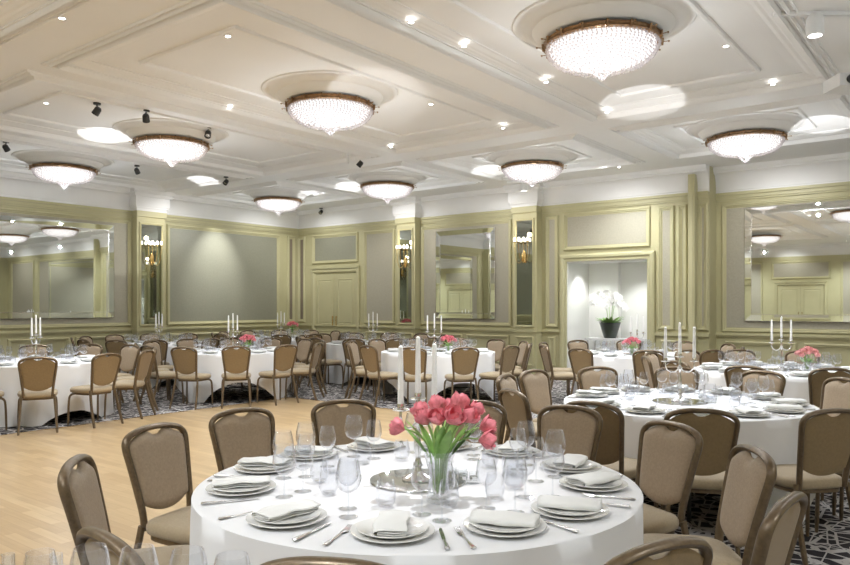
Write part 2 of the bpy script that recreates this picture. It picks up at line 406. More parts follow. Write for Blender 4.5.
pilaster(wl, wo, p0, p1); pilaster(wl, wo, pq-.75, pq-.05)
wall_mirror(wl, S(-48), S(113), 1.24, 3.16, 'wide silver framed mirror on the left wall, beside the left wall lamp')
# ---- back wall
wb = Wall('wall_back', (XL, YB), (1,0), (0,-1)); S = lambda px, Y=YB: on_back(px, Y)-XL
AL0, AL1, ALH = S(567), S(648), 2.36
wo = make_wall(wb, XS-XL, holes=[(AL0, AL1, 0, ALH)])
b, pb, nb, cr, gb = MB(), MB(), MB(), MB(), MB()
dress(wb, 0, AL0-.12, b, cr)
# dado/skirting stop at the alcove, so frieze and crown are continued separately
w = wb
for z0, z1, d in ((3.36,3.39,.03),(3.39,3.45,.05),(3.45,HG,.08)): w.box(b, AL0-.12, XS-XL, z0, z1, 0, d)
cove(w, cr, AL0-.12, XS-XL+.01)
w.box(b, AL1+.12, XS-XL, 0, .19, 0, .025); w.box(b, AL1+.12, XS-XL, .94, 1.0, 0, .045)
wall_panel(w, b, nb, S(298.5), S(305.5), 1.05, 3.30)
wall_panel(w, b, gb, S(313), S(358.5), 2.56, 3.30)
wall_panel(w, b, pb, S(364.5), S(395), 1.05, 3.30)
wall_panel(w, b, pb, S(421.5), S(512), 1.05, 3.30)
wall_panel(w, b, pb, S(546), S(558.5), 1.05, 3.30)
wall_panel(w, b, pb, S(564), S(650.5), 2.58, 3.32)
wall_panel(w, b, pb, S(658.5), S(674.5), 1.05, 3.30)
wall_panel(w, b, pb, S(678), S(687.5), 1.05, 3.30)
wall_panel(w, b, pb, S(697.5), S(708.5), 1.05, 3.30)
dado_panels(w, b, S(364.5), S(395)); dado_panels(w, b, S(421.5), S(512)); dado_panels(w, b, S(546), S(558.5)); dado_panels(w, b, S(658.5), S(687))
w.ring(b, AL0-.14, AL1+.14, -.14, ALH+.14, [(0,0),(0,.05),(.03,.075),(.07,.075),(.10,.05),(.14,.05),(.14,0)])
b.build('wall_moulding', 'green', wo, smooth=0); pb.build('wall_panel', 'taupe', wo, smooth=0); nb.build('wall_panel', 'brown', wo, smooth=0); gb.build('wall_panel', 'grey', wo, smooth=0)
cr.build('crown_moulding', 'crown', wo, smooth=30)
door_pair(wb, wo, 'door_1', S(316), S(358.5)-.06, 2.30)
pilaster(wb, wo, S(397, YB-.22), S(415, YB-.22)); pilaster(wb, wo, S(513, YB-.22), S(536.5, YB-.22))
# tall post
b = MB(); a0, a1 = S(688, YB-.20), S(694.5, YB-.20)
w.box(b, a0, a1, 0, 3.80, 0, .20); w.box(b, a0+.03, a1-.03, .3, 3.78, .20, .215)
b.build('post', 'green', wo, smooth=0)
wall_mirror(wb, S(437), S(496), 1.20, 3.16, 'upright silver framed mirror on the back wall between two wall lamps')
# alcove
b = MB(); dp = 1.0
for q in ((AL0-.1, AL0, 0, ALH, -dp, -.2), (AL1, AL1+.1, 0, ALH, -dp, -.2), (AL0-.1, AL1+.1, ALH, ALH+.1, -dp, -.2), (AL0-.1, AL1+.1, 0, ALH+.1, -dp-.1, -dp)): wb.box(b, *q)
# reveal lining
for q in ((AL0, AL0+.012, 0, ALH, -.2, .0), (AL1-.012, AL1, 0, ALH, -.2, .0), (AL0, AL1, ALH-.012, ALH, -.2, .0)): wb.box(b, *q)
wb.box(b, AL0+.62, AL0+.70, 0, ALH, -dp, -dp+.12); wb.box(b, AL1-.30, AL1-.24, 0, ALH, -dp, -dp+.12)
tag(b.build('wall_alcove', 'alcove', smooth=0), kind='structure')
# ---- recessed right part of the back wall
wr = Wall('wall_back_right', (XS, YR), (1,0), (0,-1)); S = lambda px, Y=YR: on_back(px, Y)-XS
wo = make_wall(wr, XR-XS)
b, pb, cr = MB(), MB(), MB(); dress(wr, 0, XR-XS, b, cr)
wall_panel(wr, b, pb, S(722), S(722)+5.2, 1.02, 3.30); wall_panel(wr, b, pb, S(722)+5.6, XR-XS-.4, 1.02, 3.30); dado_panels(wr, b, S(722), XR-XS-.4)
b.build('wall_moulding', 'green', wo, smooth=0); pb.build('wall_panel', 'taupe', wo, smooth=0); cr.build('crown_moulding', 'crown', wo, smooth=30)
wall_mirror(wr, S(745), S(745)+3.9, 1.22, 3.20, 'huge silver framed mirror on the recessed wall at far right')
ws = Wall('wall_return', (XS+.005, YB+.005), (0,1), (1,0)); make_wall_o = make_wall(ws, YR-YB-.005)
# ---- the two walls behind and to the right of the camera (they show in the mirrors)
wf = Wall('wall_front', (XR, YF), (-1,0), (0,1)); L = XR-XL
wo = make_wall(wf, L); b, pb, cr = MB(), MB(), MB(); dress(wf, 0, L, b, cr)
a = .5; segs = [2.6, 2.2, 3.0, 2.2, 3.0, 2.2]
k = 0
while a+segs[k % 6] < L-.4:
    s_ = segs[k % 6]
    if k % 2 == 1: wall_panel(wf, b, pb, a, a+s_, 2.58, 3.30); door_pair(wf, wo, 'door_%d' % (k//2+2), a+.25, a+s_-.25, 2.30)
    else: wall_panel(wf, b, pb, a, a+s_, 1.05, 3.30)
    a += s_+.35; k += 1
b.build('wall_moulding', 'green', wo, smooth=0); pb.build('wall_panel', 'taupe', wo, smooth=0); cr.build('crown_moulding', 'crown', wo, smooth=30)
wt = Wall('wall_right', (XR, YR), (0,-1), (-1,0)); L = YR-YF
wo = make_wall(wt, L); b, pb, cr, nb = MB(), MB(), MB(), MB(); dress(wt, 0, L, b, cr)
a = .5; k = 0; segs = [1.0, 3.2, 2.2, .7, 2.6, 2.2, 3.2, 1.2]
while k < 8 and a+segs[k] < L-.3:
    s_ = segs[k]
    if k in (2, 5): wall_panel(wt, b, pb, a, a+s_, 2.58, 3.30); door_pair(wt, wo, 'door_%d' % (k+5), a+.25, a+s_-.25, 2.30)
    else: wall_panel(wt, b, nb if s_ < 1.3 else pb, a, a+s_, 1.05, 3.30)
    a += s_+.3; k += 1
b.build('wall_moulding', 'green', wo, smooth=0); pb.build('wall_panel', 'taupe', wo, smooth=0); nb.build('wall_panel', 'brown', wo, smooth=0); cr.build('crown_moulding', 'crown', wo, smooth=30)

# ---- pilaster mirrors and wall lamps
sl = ['gilt crystal wall lamp on the left wall pilaster, beside the wide mirror', 'gilt crystal wall lamp on the near left pilaster',
      'gilt crystal wall lamp between the double door and the upright mirror', 'gilt crystal wall lamp between the upright mirror and the orchid alcove']
ml = ['narrow dark mirror behind the left wall lamp', 'narrow mirror on the near left pilaster', 'narrow dark mirror right of the double door, behind a wall lamp', 'narrow dark mirror left of the orchid alcove, behind a wall lamp']
M['dmirror'] = mat('smoked_mirror', (.42, .45, .40), .02, 1)
def make_sconce(name):
    t = thing(name, '', 'wall lamp')
    b = MB(); b.sphere((0,.02,0), .045, .02, .13, 12, 8); b.build('backplate', 'gold', t)
    for s_ in (-1, -.38, .38, 1):
        b = MB(); pts = []
        for k in range(11):
            u = k/10; pts.append((s_*(.02+.13*sin(u*pi/2)), .03+.10*sin(u*pi*.5), -.05-.16*sin(u*pi)*(1 if abs(s_) > .5 else .6)+.33*u**1.5))
        b.tube(pts, .006, 6)
        e = pts[-1]; b.lathe([(.0,0),(.03,.005),(.034,.014),(.012,.016),(.012,.03),(0,.03)], 12, e)
        a_ = b.build('arm', 'gold', t)
        c = MB(); c.lathe([(.0,.03),(.016,.035),(.026,.06),(.022,.095),(.012,.11)], 14, e); c.build('lamp_glass', 'bulb', a_)
    b = MB()
    for s_ in (-1,-.5,0,.5,1):
        for k in range(9):
            u = k/8; b.octa((s_*.13*(1-.5*u), .06, -.10-.3*u+ .10*abs(s_)), .008, .016)
    for k in range(14):
        a_ = 2*pi*k/14; b.octa((.09*cos(a_), .06, -.12+.16*sin(a_)), .009, .014)
    tag(b.build('crystal_drops', 'glass2', t), kind='stuff')
    return t
scp = make_sconce('wall_sconce')
for i, (w, a, dep, m0, m1, z0, z1) in enumerate(SCONCES):
    c = w.p((m0+m1)/2, dep, (z0+z1)/2)
    b = MB(); w.box(b, m0, m1, z0, z1, dep+.002, dep+.012); b.v = [tuple(Vector(v)-Vector(c)) for v in b.v]
    o = b.build('pilaster_mirror', 'dmirror', smooth=0); o.location = c; tag(o, ml[i], 'mirror', 'narrow mirrors on the pilasters')
    q = w.p(a, dep+.012, 2.48); rz = atan2(w.n.y, w.n.x)-pi/2
    place(scp, q, rz, sl[i], 'gilt wall lamps')
    ld = bpy.data.lights.new('sconce_light', 'POINT'); ld.energy = 3; ld.shadow_soft_size = .04; ld.color = (1, .85, .62)
    lo = bpy.data.objects.new('sconce_light', ld); COL.objects.link(lo); lo.location = w.p(a, dep+.22, 2.95)

# ================================================================= CHANDELIERS
def make_chandelier():
    t = thing('crystal_chandelier', '', 'chandelier')
    Rr = .52
    b = MB(); b.lathe([(Rr-.03,0),(Rr+.01,0),(Rr+.03,-.012),(Rr+.02,-.025),(Rr+.022,-.055),(Rr+.03,-.065),(Rr+.01,-.075),(Rr-.03,-.075)], 48,
                      rad=lambda a, z: 1+.008*cos(a*24))
    b.lathe([(0,.02),(.3,.02),(.3,0),(Rr,0)], 32)
    rim = b.build('brass_rim', 'brass', t)
    b = MB()
    for k in range(16):
        a = 2*pi*k/16
        b.tube([((Rr+.02)*cos(a),(Rr+.02)*sin(a),-.05),((Rr+.085)*cos(a),(Rr+.085)*sin(a),-.04)], .005, 5)
        b.octa(((Rr+.09)*cos(a),(Rr+.09)*sin(a),-.04), .013, .02)
        b.tube([((Rr+.03)*cos(a),(Rr+.03)*sin(a),-.09),((Rr+.035)*cos(a),(Rr+.035)*sin(a),.0)], .012, 5)
    tag(b.build('rim_ornament', 'brass', rim), kind='stuff')
    def prof(u): # u 0 rim .. 1 bottom
        return ((Rr+.005)*cos(u*pi/2)**.55, -.075-.265*sin(u*pi/2)**1.25)
    b = MB(); b.lathe([(prof(k/12)[0]*.95, prof(k/12)[1]*.88-.005) for k in range(12)]+[(.001,-.09-.21)], 32); b.build('glowing_bowl', 'bowl', t)
    b = MB(); rnd = random.Random(3)
    for k in range(13):
        u = .02+.86*k/12; r_, z_ = prof(u); n = max(10, int(2*pi*r_/.042))
        for j in range(n):
            a = 2*pi*(j+.5*(k % 2))/n; rr = r_+rnd.uniform(-.008,.008)
            b.octa((rr*cos(a), rr*sin(a), z_+rnd.uniform(-.006,.006)), .0125, .024)
    tag(b.build('crystal_bowl', 'crystal', t), kind='stuff')
    b = MB()
    for k in range(5):
        rr = .12-.022*k; n = 14-2*k
        for j in range(n):
            a = 2*pi*j/n+.3*k; b.octa((rr*cos(a), rr*sin(a), -.335-.032*k), .015, .028)
    b.sphere((0,0,-.49), .02); tag(b.build('crystal_finial', 'crystal', t), kind='stuff')
    return t
chp = make_chandelier()
CHX = [-12.62, -9.4, -6.16, -2.75, .6]
for j, y in enumerate((6.1, 10.87, .4)):
    for i, x in enumerate(CHX):
        if j == 0 and i < 4:
            lab = 'crystal bowl chandelier, %s in the nearer ceiling row' % ['fourth from the right and smallest looking','third from the right','second from the right','first from the right and largest looking'][i]
        elif j == 1 and i < 4:
            lab = 'crystal bowl chandelier, %s in the row nearer the back wall' % ['leftmost','second from left','third from left','rightmost'][i]
        else: lab = 'crystal bowl chandelier out over the %s of the hall, %s from the left wall' % (('near end','middle','far end')[(2,0,1)[j] if False else (1 if j == 0 else 2 if j == 1 else 0)], ['first','second','third','fourth','fifth'][i])
        if j == 2 and i < 2: continue
        place(chp, (x, y, HC+.06-.160), .3*i+.1*j, lab, 'crystal ceiling chandeliers').scale = (.94, .94, .70)
        for zz, en, rad_ in ((-.62, 18, .022),):
            ld = bpy.data.lights.new('chandelier_light', 'POINT'); ld.energy = en; ld.shadow_soft_size = rad_; ld.color = (.91, .96, 1)
            lo = bpy.data.objects.new('chandelier_light', ld); COL.objects.link(lo); lo.location = (x, y, HC-.04+zz)

# ================================================================= CEILING LIGHTS
def make_downlight():
    t = thing('recessed_downlight', '', 'ceiling light'); t.scale = (.68, .68, .8)
    b = MB(); b.lathe([(.036,.0),(.036,-.006),(.05,-.008),(.056,-.002),(.056,.0)], 20); b.build('trim_ring', 'white', t)
    b = MB(); b.lathe([(.001,-.004),(.036,-.004)], 16); b.build('lamp', 'down', t)
    return t
dl = make_downlight()
def ceil_h(x, y):
    for x0, x1 in CX:
        for y0, y1 in CY:
            if x0+.24 < x < x1-.24 and y0+.24 < y < y1-.24: return HC+.06
    return HC
DL = [(411,22,'above and left of the largest chandelier'),(464,46,'left of the largest chandelier, below another one'),(228,36,'upper left of the second nearest chandelier'),(110,79,'at upper left, outside the moulded field'),
      (230,107,'left of the second nearest chandelier'),(349,77,'above the second nearest chandelier'),(431,104,'right of the second nearest chandelier'),(391,147,'below and right of the second nearest chandelier'),
      (726,46,'right of the largest chandelier'),(773,84,'above the rightmost chandelier'),(546,82,'at lower left of the largest chandelier'),(607,112,'under the largest chandelier'),(503,128,'between the largest and the back wall chandeliers'),
      (659,135,'left of the rightmost chandelier'),(619,167,'above the orchid alcove'),(46,103,'at far left over the wide mirror'),(94,145,'between the two leftmost chandeliers'),(773,168,'bright one over the right wall mirror'),(428,203,'above the upright mirror'),(62,18,'in the top left corner')]
for px, py, d in DL:
    x, y = at_height(px, py, HC)
    h = ceil_h(x, y)
    if h > HC: x, y = at_height(px, py, h)
    place(dl, (x, y, h), 0, 'small bright recessed downlight '+d, 'recessed downlights')
    ld = bpy.data.lights.new('downlight', 'SPOT'); ld.energy = 105; ld.spot_size = R(125); ld.spot_blend = .8; ld.shadow_soft_size = .025; ld.color = (.91, .96, 1)
    lo = bpy.data.objects.new('downlight', ld); COL.objects.link(lo); lo.location = (x, y, h-.04)
for i, x in enumerate((-12.2, -8.4, -4.4, -1.1, 2.6)):  # unseen downlights added as fill for the near and right parts
    for j, y in enumerate((-4.6, -.9, 3.2, 9.3)):
        if j > 1 and x < 2: continue
        if i == 0 and j > 1: continue
        place(dl, (x, y, HC), 0, 'added fill downlight outside the view, %s of five across, %s deep' % (ORD5[i], ORD5[j]), 'recessed downlights')
        ld = bpy.data.lights.new('downlight', 'SPOT'); ld.energy = 260; ld.spot_size = R(125); ld.spot_blend = .8; ld.shadow_soft_size = .025; ld.color = (.91, .96, 1)
        lo = bpy.data.objects.new('downlight', ld); COL.objects.link(lo); lo.location = (x, y, HC-.04)
def make_spot():
    t = thing('ceiling_spotlight', '', 'spotlight')
    b = MB(); b.lathe([(0,0),(.045,0),(.045,-.02),(0,-.02)], 16); b.tube([(0,0,-.02),(0,0,-.06)], .008, 6); b.build('mount', 'black', t)
    b = MB(); b.lathe([(0,.05),(.03,.05),(.042,.03),(.046,-.05),(.040,-.05),(.034,-.035),(0,-.035)], 18).tf(Matrix.Translation((0,0,-.10)) @ Matrix.Rotation(.7, 4, 'X')); b.build('lamp_housing', 'black', t)
    b = MB(); b.lathe([(.001,-.036),(.030,-.036)], 16).tf(Matrix.Translation((0,0,-.10)) @ Matrix.Rotation(.7, 4, 'X')); b.build('lens', 'silver', t)
    return t
sp = make_spot()
for px, py, d in [(97,111,'leftmost of three in a row above the third chandelier'),(146,118,'middle of three in a row above the third chandelier'),(208,134,'just right of the third chandelier'),
                  (137,171,'above the left pilaster'),(226,182,'over the plain grey panel'),(360,164,'right of the white emergency fitting'),(6,148,'at the far left edge'),(321,212,'above the double door')]:
    x, y = at_height(px, py, HC-.1); h = ceil_h(x, y); x, y = at_height(px, py, h-.1)
    place(sp, (x, y, h), random.uniform(0, 6), 'small black ceiling spotlight '+d, 'black ceiling spotlights')
# white fittings and projector
def fit(name, px, py, label, cat, fn):
    x, y = at_height(px, py, HC-.1); h = ceil_h(x, y); t = thing(name, label, cat, (x, y, h), TH); fn(t); return t
def f_spot(t):
    b = MB(); b.box(-.35,.35,-.02,.02,-.03,0); b.build('track', 'white', t, smooth=0)
    b = MB(); b.lathe([(0,-.02),(.05,-.02),(.07,-.06),(.07,-.20),(.055,-.20),(.05,-.17),(0,-.17)], 20); b.build('lamp_housing', 'white', t)
    b = MB(); b.lathe([(.001,-.175),(.05,-.175)], 16); b.build('lens', 'down', t)
fit('track_spotlight', 815, 24, 'white track spotlight on the ceiling at top right', 'spotlight', f_spot)
fit('track_spotlight', 524, 186, 'white track spotlight in front of the wall lamp left of the alcove', 'spotlight', f_spot)
def f_box(t):
    b = MB(); b.box(-.16,.16,-.09,.09,-.20,-.02); b.build('case', 'white', t, smooth=0)
    b = MB(); b.box(-.05,.05,-.05,.05,-.02,0); b.build('bracket', 'white', t, smooth=0)
    b = MB(); b.box(-.14,.14,-.094,-.09,-.17,-.06); b.build('grille', 'silver', t, smooth=0)
fit('ceiling_speaker', 547, 190, 'small white box speaker under the ceiling left of the alcove', 'speaker', f_box)
def f_proj(t):
    b = MB(); b.tube([(0,0,0),(0,0,-.25)], .02, 8); b.build('pole', 'white', t)
    b = MB(); b.box(-.2,.2,-.15,.15,-.37,-.25); b.build('case', 'white', t, smooth=0)
    b = MB(); b.lathe([(0,0),(.04,0),(.045,.05),(.03,.05)], 16).tf(Matrix.Translation((-.1,-.15,-.31)) @ Matrix.Rotation(pi/2, 4, 'X')); b.build('lens', 'black', t)
fit('ceiling_projector', 852, 62, 'white projector hanging at the right edge of the ceiling', 'projector', f_proj)
def f_em(t):
    b = MB(); b.box(-.03,.03,-.12,.12,-.05,0); b.build('base', 'white', t, smooth=0)
    b = MB(); b.box(-.008,.008,-.11,.11,-.19,-.05); b.build('panel', 'white', t, smooth=0)
fit('emergency_light', 348, 158, 'small white emergency fitting on the ceiling left of a black spotlight', 'ceiling light', f_em)

# ================================================================= CHAIR
def crv(keys, n):
    """Catmull-Rom through keys"""
    P = [Vector(k) for k in keys]; P = [P[0]*2-P[1]]+P+[P[-1]*2-P[-2]]; out = []
    for i in range(1, len(P)-2):
        for k in range(n):
            t = k/n; a, b_, c, d = P[i-1:i+3]
            out.append(.5*((2*b_)+(c-a)*t+(2*a-5*b_+4*c-d)*t*t+(3*b_-a-3*c+d)*t**3))
    out.append(P[-2]); return [tuple(v) for v in out]
def lean(z): return -.195-.10*max(0, (z-.45)/.44)**1.15
def hw(z):   # half width of the back frame at height z
    u = (z-.45)/.40
    return .151+.050*min(1, max(0, u))**1.1
def make_chair():
    t = thing('banquet_chair', '', 'chair')
    # back frame (shield outline)
    side = []
    zs = [.42,.50,.58,.66,.74,.80]
    for z in zs: side.append((hw(z), lean(z), z))
    side += [(.190, lean(.835), .835), (.164, lean(.862), .862), (.115, lean(.879), .878), (.06, lean(.886), .886), (0, lean(.888), .888)]
    path = crv(side, 3)
    full = path + [(-x, y, z) for x, y, z in path[:-1][::-1]]
    b = MB(); b.tube(full, .0150, 10, ref=(0,1,0), flat=1.35); b.build('back_frame', 'frame', t)
    # groove bead along the outside
    b = MB(); b.tube([(x*1.03, y, z+.003) for x, y, z in full], .0065, 6, ref=(0,1,0), flat=1.4)
    t_b = b
    def pad(sgn, th, inset, name, m):
        nu, nv = 18, 16; rows = []; back = []
        for i in range(nv+1):
            v = i/nv; row = []; rb = []
            for j in range(nu+1):
                u = -1+2*j/nu
                top = .881-.058*abs(u)**3.4-.024*math.exp(-(u/.25)**4)-inset
                bot = .487+.052*abs(u)**2.2+inset
                z = bot+(top-bot)*v; x = u*(hw(z)-.004-inset)
                if z > .80: x = u*(hw(.80)-.004-inset)*(1-.07*((z-.80)/.05)**2)
                e = (1-abs(u)**6)*(1-abs(2*v-1)**8)
                y0 = lean(z)
                row.append((x, y0+sgn*(.004+th*max(0, e)**.5), z)); rb.append((x, y0, z))
            rows.append(row); back.append(rb)
        b = MB(); b.grid(rows); b.grid(back)
        ring = lambda q: q[0][:] + [r[-1] for r in q[1:]] + q[-1][-2::-1] + [r[0] for r in q[-2:0:-1]]
        b.grid([ring(rows), ring(back)], True); b.build(name, m, t, smooth=60)
    pad(1, .022, .004, 'backrest', 'pad'); pad(-1, .008, .004, 'back_panel', 'rear')
    # seat cushion
    n = 40
    def outl(k, s, z, ex=0):
        a = 2*pi*k/n; c, s_ = cos(a), sin(a); e = .42
        x = abs(c)**e*(1 if c > 0 else -1); y = abs(s_)**(e*1.25)*(1 if s_ > 0 else -1)
        wd = .205+.022*y
        return (x*wd*s+ex*c, -.005+y*.20*s+ex*s_+(.018*(1-x*x) if y > 0 else 0)*s, z)
    b = MB(); b.grid([[outl(k, s, z) for k in range(n)] for s, z in ((.02,.408),(.92,.408),(1,.416),(1.02,.435),(1.015,.452),(.97,.466),(.86,.475),(.6,.482),(.3,.486),(.02,.487))], True)
    b.build('seat', 'seat', t, smooth=60)
    b = MB(); b.grid([[outl(k, s, z) for k in range(n)] for s, z in ((.80,.385),(.93,.385),(.93,.408),(.80,.408),(.80,.385))], True); b.build('seat_frame', 'frame', t)
    for sx in (-1, 1):
        b = MB(); b.tube(crv([(sx*.170, lean(.45), .445), (sx*.178, -.215, .34), (sx*.190, -.255, .18), (sx*.200, -.315, .0)], 4), [.0145]*12+[.012], 8, ref=(0,1,0), flat=1.3); b.build('leg', 'frame', t)
        b = MB(); b.tube(crv([(sx*.165, .10, .395), (sx*.190, .155, .375), (sx*.203, .178, .30), (sx*.208, .188, .0)], 4), [.0135]*12+[.011], 8); b.build('leg', 'frame', t)
    return t
CH = make_chair()

# ================================================================= TABLE, CLOTH, SETTINGS
TR = .92
def make_table(r=TR-.03):
    t = thing('round_table', '', 'table')
    b = MB(); b.lathe([(.001,.715),(r,.715),(r+.008,.722),(r+.008,.736),(r,.742),(.001,.742)], 48); b.build('table_top', 'tabletop', t)
    for sx in (-1, 1):
        for sy in (-1, 1):
            b = MB(); b.tube([(sx*.42, sy*.40, .715), (sx*.46, sy*.44, .0)], .016, 8); b.build('leg', 'dark', t)
    b = MB(); b.tube([(-.45,-.43,.14),(.45,.43,.14)], .010, 6); b.tube([(-.45,.43,.165),(.45,-.43,.165)], .010, 6); b.build('stretcher', 'dark', t)
    return t
TB = make_table()
def cloth_mesh(seed, half=1.5, r=TR):
    rnd = random.Random(seed); n = 160; rows = []
    ph = [rnd.uniform(0, 6.28) for _ in range(6)]
    def hem(a): # square cloth: overhang
        q = half/max(abs(cos(a)), abs(sin(a)))
        return min(q, half*1.33)-r
    tops = [.001, .3, .6, .85, .96, .99]
    for f in tops: rows.append([(r*f*cos(2*pi*k/n), r*f*sin(2*pi*k/n), .7455) for k in range(n)])
    rows.append([((r+.006)*cos(2*pi*k/n), (r+.006)*sin(2*pi*k/n), .741) for k in range(n)])
    st = 12
    for i in range(1, st+1):
        u = i/st; row = []
        for k in range(n):
            a = 2*pi*k/n; L = min(hem(a), .728); corner = max(0, (hem(a)-.42)/.5)
            wv = (cos(a*13+ph[0]+.6*sin(a*3+ph[1]))*.55+cos(a*21+ph[2])*.3+cos(a*7+ph[3])*.35)
            amp = (.024+.034*corner+.010*sin(a*2+ph[4])**2)*u**.8
            rr = r+.008+.010*u+amp*(wv-.35)+.014*corner*u
            z = .738-L*u
            row.append((rr*cos(a), rr*sin(a), max(z, .004)))
        rows.append(row)
    b = MB(); b.grid(rows, True); return b.mesh('tablecloth', 'cloth', 70)
cloths = [cloth_mesh(1), cloth_mesh(2, 1.34), cloth_mesh(3)]
# --- glassware (origin on the table)
def glass_prof(kind):
    if kind == 'red': # big bowl
        H = .205; bowl = [(.004,.088),(.018,.091),(.034,.102),(.0435,.120),(.0465,.137),(.0445,.160),(.0395,.185),(.0345,H)]
    else:
        H = .188; bowl = [(.004,.085),(.016,.088),(.029,.098),(.037,.113),(.0395,.128),(.038,.148),(.034,.170),(.030,H)]
    inner = [(max(.001, r-.0013), z+.001) for r, z in bowl[::-1]]
    inner[0] = (bowl[-1][0]-.0013, H)
    return bowl, inner
def make_wine(kind, parts):
    nm = 'red_wine_glass' if kind == 'red' else 'white_wine_glass'
    bowl, inner = glass_prof(kind); s0 = bowl[0][1]
    stem = [(.0045,.010),(.0032,.030),(.003,.060),(.004,s0)]; foot = [(.001,.0005),(.034,.0005),(.035,.002),(.02,.004),(.008,.008),(.0045,.010)]
    if parts:
        t = thing(nm, '', 'wine glass')
        MB().lathe(bowl+inner, 24).build('bowl', 'glass', t); MB().lathe(stem, 10).build('stem', 'glass2', t); MB().lathe(foot, 20).build('foot', 'glass2', t)
        return t
    o = MB().lathe(foot+stem+bowl+inner, 14).build(nm, 'glass'); return tag(o, '', 'wine glass')
def make_tumbler(n=24):
    o = MB().lathe([(.001,.001),(.022,.001),(.030,.008),(.038,.028),(.0395,.045),(.036,.072),(.0305,.100),(.0295,.100),(.035,.072),(.0383,.045),(.0368,.029),(.028,.012),(.001,.010)], n).build('water_tumbler', 'glass')
    return tag(o, '', 'water glass')
WP = {k: make_wine(k, True) for k in ('red', 'white')}; WS = {k: make_wine(k, False) for k in ('red', 'white')}
TUM = make_tumbler()
def make_plate(name, r, h):
    o = MB().lathe([(.001,.0),(r*.55,.0),(r*.6,.004),(r*.72,.006),(r*.96,h-.003),(r,h),(r*.995,h+.003),(r*.95,h+.002),(r*.72,.010),(r*.62,.007),(.001,.006)], 40).build(name, 'china')
    return tag(o, '', 'plate')
CHG = make_plate('charger_plate', .140, .016); DIN = make_plate('dinner_plate', .118, .014)
def make_napkin(seed):
    rnd = random.Random(seed)
    # folded cloth: flat layers wrapped round one another, section swept across the width
    L, W = .115, .048; sec = []
    for k in range(9): sec.append((-W+ .004*0+2*W*k/8, .0))
    for k in range(1, 6): a = -pi/2+pi*k/6; sec.append((W+.011*cos(a), .011+.011*sin(a)))
    for k in range(9): sec.append((W-2*W*k/8, .022+.004*sin(pi*k/8)))
    for k in range(1, 4): a = pi/2+pi*k/4; sec.append((-W+.004*cos(a), .018+.004*sin(a)))
    for k in range(8): sec.append((-W+2*W*.92*k/7, .0145))
    for k in range(1, 4): a = pi/2-pi*k/4; sec.append((W*.86+.003*cos(a), .0115+.003*sin(a)))
    for k in range(8): sec.append((W*.84-1.9*W*.92*k/7, .0085))
    rows = []
    for i in range(13):
        u = -1+2*i/12; bulge = 1-.12*u*u+.05*sin(u*5+seed)
        rows.append([(u*L*(1-.03*abs(y/W)), y*(1-.04*u*u)+.004*sin(u*4+seed), z*bulge+.001*sin(u*7+y*90)) for y, z in sec])
    b = MB(); b.grid(rows)
    for row in (rows[0], rows[-1]):
        pass
    o = b.build('folded_napkin', 'napkin', smooth=60); md = o.modifiers.new('thick', 'SOLIDIFY'); md.thickness = .0016
    return tag(o, '', 'napkin')
NAP = make_napkin(2)
def make_knife():
    t = thing('table_knife', '', 'knife')
    b = MB(); b.tube([(0,-.10,.006),(0,-.095,.0075),(0,-.05,.006),(0,-.01,.0055)], [.004,.009,.007,.005], 8, ref=(0,0,1), flat=.65); b.build('handle', 'silver', t)
    b = MB(); pts = [(-.006,-.01),(-.007,.05),(-.006,.10),(.0,.118),(.005,.11),(.006,.05),(.005,-.01)]
    b.grid([[(x, y, z) for x, y in pts] for z in (.004, .0055)], True); b.f.append(tuple(range(7))); b.f.append(tuple(range(13, 6, -1))); b.build('blade', 'silver', t, smooth=0); return t
def make_fork():
    t = thing('table_fork', '', 'fork')
    b = MB(); b.tube([(0,-.10,.004),(0,-.09,.005),(0,-.03,.004),(0,.03,.006)], [.006,.010,.004,.004], 8, ref=(0,0,1), flat=.35); b.build('handle', 'silver', t)
    b = MB(); b.tube([(0,.03,.006),(0,.045,.005),(0,.062,.004)], [.004,.011,.012], 8, ref=(0,0,1), flat=.18)
    for k in range(4): b.tube([(-.0095+.0063*k,.060,.004),(-.0095+.0063*k,.085,.005),(-.009+.006*k,.105,.010)], .0016, 5)
    b.build('tines', 'silver', t); return t
KN, FK = make_knife(), make_fork()
# --- candelabra
def make_candelabra():
    t = thing('silver_candelabra', '', 'candelabra')
    b = MB(); b.lathe([(.001,.0),(.068,.0),(.070,.006),(.058,.014),(.035,.022),(.018,.034),(.014,.05)], 28); b.build('foot', 'silver', t)
    b = MB(); b.lathe([(.014,.05),(.020,.06),(.013,.075),(.010,.10),(.016,.13),(.012,.17),(.0085,.22),(.013,.245),(.020,.255),(.012,.27),(.009,.285),(.014,.30),(.010,.315),(.010,.335)], 20); b.build('stem', 'silver', t)
    tips = [(0,0,.335)]
    for s_ in (-1, 1):
        b = MB(); p = crv([(0,0,.262),(s_*.030,0,.232),(s_*.065,0,.225),(s_*.098,0,.243),(s_*.112,0,.275),(s_*.112,0,.300)], 4); b.tube(p, .0055, 8)
        b.sphere((s_*.03,0,.228), .009); b.sphere((s_*.07,0,.222), .007)
        b.build('arm', 'silver', t); tips.append((s_*.112,0,.300))
    for x, y, z in tips:
        b = MB(); b.lathe([(.001,0),(.010,0),(.033,.006),(.036,.011),(.030,.010),(.014,.012),(.016,.022),(.014,.034),(.0105,.034),(.0105,.026),(.001,.026)], 20, (x,y,z)); b.build('candle_cup', 'silver', t)
    return t
def make_candle():
    t = thing('taper_candle', '', 'candle')
    b = MB(); b.lathe([(.001,0),(.0125,0),(.0135,.01),(.0115,.15),(.0095,.243),(.004,.249),(.001,.25)], 14); b.build('wax', 'wax', t)
    b = MB(); b.tube([(0,0,.249),(.001,0,.257)], .0011, 5); b.build('wick', 'black', t); return t
